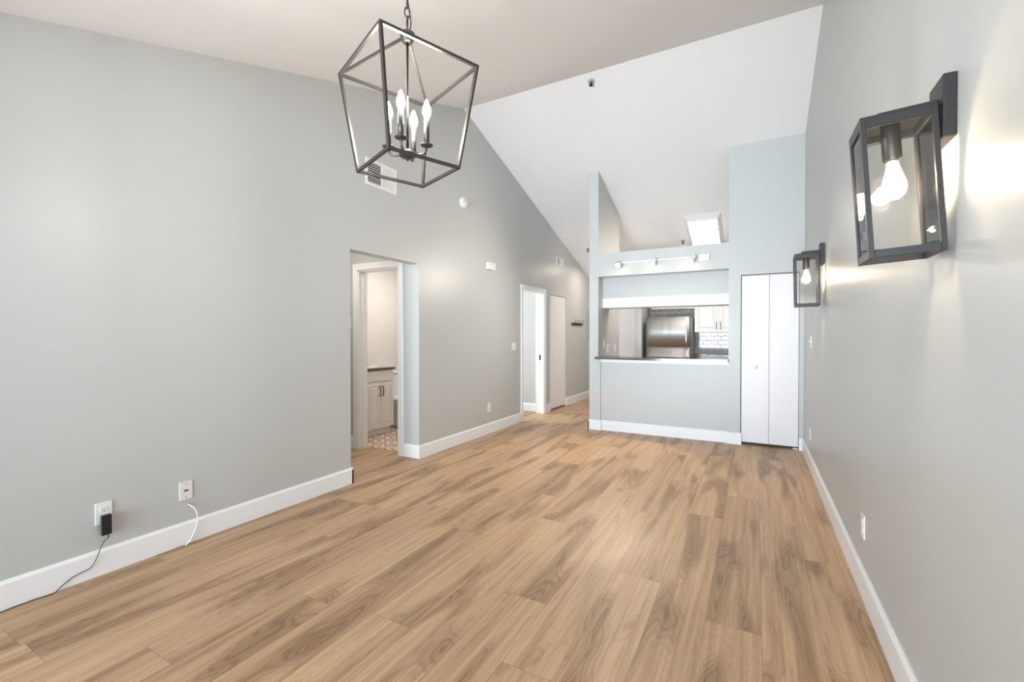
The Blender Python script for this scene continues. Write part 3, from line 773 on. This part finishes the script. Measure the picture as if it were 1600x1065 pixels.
bm = NEW(); lathe(bm, [(.165, .868), (.17, .872), (.160, .876), (.150, .874), (.12, .869), (0, .8685)], 40, (0, .24, 0)); obj('sink_basin', bm, 'porcelain', t)
bm = NEW(); tube(bm, catmull([(0, .43, .868), (0, .43, .96), (0, .41, 1.0), (0, .36, 1.01), (0, .33, .985)], 5), .011, 12); obj('faucet', bm, 'pull', t)
t = thing('toilet', 'white toilet just beyond the bathroom vanity', 'toilet', (-4.70, 4.80, .006), (0, 0, PI/2))
bm = NEW(); box(bm, -.21, .21, -.205, -.012, .37, .735, .02, 3); obj('tank', bm, 'porcelain', t)
bm = NEW(); box(bm, -.22, .22, -.215, -.006, .735, .770, .010, 3); obj('tank_lid', bm, 'porcelain', t)
bm = NEW()
def oval_loft(bm, rows, n=32):
    rings = []
    for cy, rx, ry, z in rows:
        rings.append([bm.verts.new((rx*math.cos(2*PI*j/n), cy+ry*math.sin(2*PI*j/n), z)) for j in range(n)])
    for A, B in zip(rings[:-1], rings[1:]):
        for j in range(n):
            f = bm.faces.new((A[j], A[(j+1) % n], B[(j+1) % n], B[j])); f.smooth = True
    bm.faces.new(rings[0][::-1]); bm.faces.new(rings[-1])
oval_loft(bm, [(-.34, .115, .20, 0), (-.34, .11, .20, .05), (-.35, .10, .185, .15), (-.38, .13, .21, .25), (-.42, .175, .25, .35), (-.43, .185, .262, .385)])
obj('bowl', bm, 'porcelain', t)
bm = NEW(); oval_loft(bm, [(-.43, .188, .265, .387), (-.43, .190, .268, .400), (-.43, .186, .264, .418), (-.43, .170, .245, .424)]); obj('seat_lid', bm, 'plastic', t)

# ------------------------------------------------------------------ pendant lantern
PX, PY = -1.2346, 1.3949
zt, zb, zh = 2.3381, 1.9426, 2.4818
t = thing('pendant_lantern', 'dark metal open cage pendant lantern with four lit candle bulbs', 'pendant light', (PX, PY, zh))
A0 = -1.1674; ra, rb = .2*2**.5, .2075
def cor(i, r, z): a = A0-i*PI/2; return Vector((r*math.cos(a), r*math.sin(a), z-zh))
tops = [cor(i, ra, zt) for i in range(4)]; bots = [cor(i, rb, zb) for i in range(4)]
def cage_bar(p, q, w=.011):
    bm = NEW(); d = (q-p).normalized()*w*.45; bar(bm, p-d, q+d, w); return bm
for i in range(4):
    obj('top_rail', cage_bar(tops[i], tops[(i+1) % 4]), 'bronze', t)
    obj('bottom_rail', cage_bar(bots[i], bots[(i+1) % 4]), 'bronze', t)
    obj('corner_post', cage_bar(tops[i], bots[i]), 'bronze', t)
    obj('roof_strut', cage_bar(tops[i], cor(i, .018, zh-.012), .009), 'bronze', t)
bm = NEW(); lathe(bm, [(0, -.034), (.018, -.034), (.024, -.026), (.024, -.006), (.030, -.004), (.030, .002), (.012, .006), (.006, .012), (0, .012)], 28); obj('hub', bm, 'bronze', t)
bm = NEW(); tube(bm, [(0, 0, -.03), (0, 0, 2.02-zh)], .0055, 12); obj('stem', bm, 'bronze', t)
bm = NEW(); zc = 1.998-zh
lathe(bm, [(0, zc-.024), (.005, zc-.020), (.006, zc-.012), (.026, zc-.008), (.034, zc), (.034, zc+.010), (.018, zc+.016), (.008, zc+.026), (0, zc+.026)], 28); obj('center_cup', bm, 'bronze', t)
for i in range(4):
    a = A0-i*PI/2; dx = Vector((math.cos(a), math.sin(a), 0)); R_ = .079
    bm = NEW(); tube(bm, catmull([dx*.025+Vector((0, 0, zc+.004)), dx*.050+Vector((0, 0, zc+.001)), dx*.072+Vector((0, 0, zc+.008)), dx*R_+Vector((0, 0, zc+.032))], 6), .0045, 10)
    arm = obj('candle_arm', bm, 'bronze', t)
    c = dx*R_; z0 = zc+.034
    bm = NEW(); lathe(bm, [(0, z0-.004), (.010, z0-.004), (.024, z0+.002), (.025, z0+.005), (.010, z0+.004), (0, z0+.004)], 28, c); obj('bobeche', bm, 'bronze', arm)
    bm = NEW(); lathe(bm, [(0, z0), (.0105, z0), (.0105, z0+.108), (.0085, z0+.109), (0, z0+.109)], 20, c); obj('candle_sleeve', bm, 'bronze', arm)
    bm = NEW(); zz = z0+.110
    lathe(bm, [(0, zz), (.0075, zz), (.010, zz+.006), (.0155, zz+.020), (.0165, zz+.030), (.0145, zz+.044), (.009, zz+.060), (.004, zz+.072), (0, zz+.078)], 20, c); obj('candle_bulb', bm, 'flame', arm)
    L0 = Vector((PX, PY, zh))+c+Vector((0, 0, zz+.03))
# chain up to the canopy on the ceiling
def link_pts(zc_, hh, ww, ang):
    out = []
    for k in range(20):
        a = 2*PI*k/20; x = ww*math.cos(a); z = hh*math.sin(a)
        out.append((x*math.cos(ang), x*math.sin(ang), zc_+z))
    return out
bm = NEW(); z = .028; i = 0; ctop = cz(PY)-zh
while z < ctop-.05:
    hh = .029 if i == 0 else .0215
    tube(bm, link_pts(z+hh-.012, hh, .0105, A0+.5+(PI/2 if i % 2 else 0)), .0028, 8, closed=True)
    z += 2*hh-.007; i += 1
obj('chain', bm, 'bronze', t)
bm = NEW(); tube(bm, catmull([(0.004, .006, .01), (.010, .010, .05), (.005, .0, .12), (-.006, .004, .2), (.004, .004, .3), (0, 0, ctop-.03)], 8), .0024, 8); obj('power_wire', bm, 'black', t)
bm = NEW(); lathe(bm, [(0, ctop-.055), (.012, ctop-.055), (.02, ctop-.045), (.055, ctop-.030), (.06, ctop+.012), (0, ctop+.012)], 32); obj('canopy', bm, 'bronze', t)

# ------------------------------------------------------------------ wall lanterns
def sconce(label, yc, z0, z1, xo, xi, tilt, zp, ypl, power):
    """yc centre along the wall; body z0..z1; xo outer, xi inner face (world X); tilt about Y"""
    t = thing('wall_lantern', label, 'wall light', (XR, ypl, zp), group='black lanterns on the right wall')
    bm = NEW(); box(bm, -.030, 0, -.056, .056, -.086, .086, .003); obj('wall_plate', bm, 'blackmetal', t)
    cx = (xo+xi)/2; hw = (xi-xo)/2; hd = .084; H = z1-z0
    top = Vector((cx, yc, z1)); org = Vector((XR, ypl, zp))
    Rm = Matrix.Rotation(tilt, 4, 'Y')
    Mx = Matrix.Translation(top-org) @ Rm
    def part(name, bm, m, par=t):
        for v in bm.verts: v.co = Mx @ v.co
        return obj(name, bm, m, par)
    b = .013
    # frame: four posts, top and bottom rails
    bm = NEW()
    for sx in (-1, 1):
        for sy in (-1, 1):
            x, y = sx*(hw-b/2), sy*(hd-b/2); box(bm, x-b/2, x+b/2, y-b/2, y+b/2, -H, 0, .001, 1)
    for z, hh in ((-.0003, .028), (-H+.0223, .0218)):
        for s in (-1, 1):
            box(bm, -hw+b, hw-b, s*(hd-b/2)-b/2, s*(hd-b/2)+b/2, z-hh, z, .001, 1)
            box(bm, s*(hw-b/2)-b/2, s*(hw-b/2)+b/2, -hd+b, hd-b, z-hh, z, .001, 1)
    fr = part('lantern_frame', bm, 'blackmetal')
    bm = NEW(); box(bm, -hw, hw, -hd, hd, -.003, .004, .001, 1); box(bm, -hw+.035, hw-.035, -hd+.035, hd-.035, .004, .014, .002, 1)
    part('roof', bm, 'blackmetal')
    bm = NEW(); g = .003
    for s in (-1, 1):
        box(bm, -hw+b, hw-b, s*(hd-.006)-g/2, s*(hd-.006)+g/2, -H+.022, -.028)
        p = part('glass_pane', bm, 'glass'); bm = NEW()
        box(bm, s*(hw-.006)-g/2, s*(hw-.006)+g/2, -hd+b, hd-b, -H+.022, -.028)
        p = part('glass_pane', bm, 'glass'); bm = NEW()
    bm.free()
    for sx, sy in ((-1, -1), (1, -1), (1, 1), (-1, 1)):
        bm = NEW(); lathe(bm, [(0, 0), (.004, .0), (.004, -.006), (0, -.008)], 12, (sx*(hw-.022), sy*(hd-.022), -H+.026)); box(bm, min(sx*(hw-.010), sx*(hw-.026)), max(sx*(hw-.010), sx*(hw-.026)), min(sy*(hd-.010), sy*(hd-.026)), max(sy*(hd-.010), sy*(hd-.026)), -H+.0225, -H+.0245)
        part('glass_clip', bm, 'blackmetal')
    # arm from the plate over the roof
    bm = NEW(); box(bm, -.03, -xo+cx+0 if False else (XR-cx)-.028, -.016, .016, .016, .032, .002); box(bm, -.030, .030, -.030, .030, .004, .017, .002)
    part('arm', bm, 'blackmetal')
    bm = NEW(); lathe(bm, [(0, -.003), (.024, -.003)]+sum([[(.022, -.012-.0001*k), (.022, -.013)] for k in range(1)], [])+[(.0235, -.02), (.0235, -.108), (.021, -.116), (.017, -.120), (0, -.120)], 36)
    part('socket_sleeve', bm, 'bronze')
    bm = NEW(); zb_ = -.118
    lathe(bm, [(.014, zb_), (.016, zb_-.012), (.023, zb_-.038), (.030, zb_-.065), (.0305, zb_-.080), (.025, zb_-.098), (.012, zb_-.110), (0, zb_-.113)], 28)
    bu = part('bulb_glass', bm, 'litbulb')
    bm = NEW()
    for k in range(6):
        a = 2*PI*k/6; tube(bm, [(.007*math.cos(a), .007*math.sin(a), zb_-.030), (.013*math.cos(a+.3), .013*math.sin(a+.3), zb_-.082)], .0026, 6)
    part('filament', bm, 'filament', bu)
    lp = (Matrix.Translation(org) @ Mx) @ Vector((0, 0, zb_-.062))
    point('wall_lantern_glow', lp, power, WARM, .028)
    return t
sconce('large black wall lantern with clear glass and lit filament bulb, nearest on the right wall', 1.718, 1.500, 1.905, .263, .434, -math.radians(3.6), 1.899, 1.692, 8)
sconce('smaller-looking black glass wall lantern farther along the right wall by the closet', 4.322, 1.512, 1.925, .272, .440, -math.radians(1.2), 1.921, 4.322, 9)
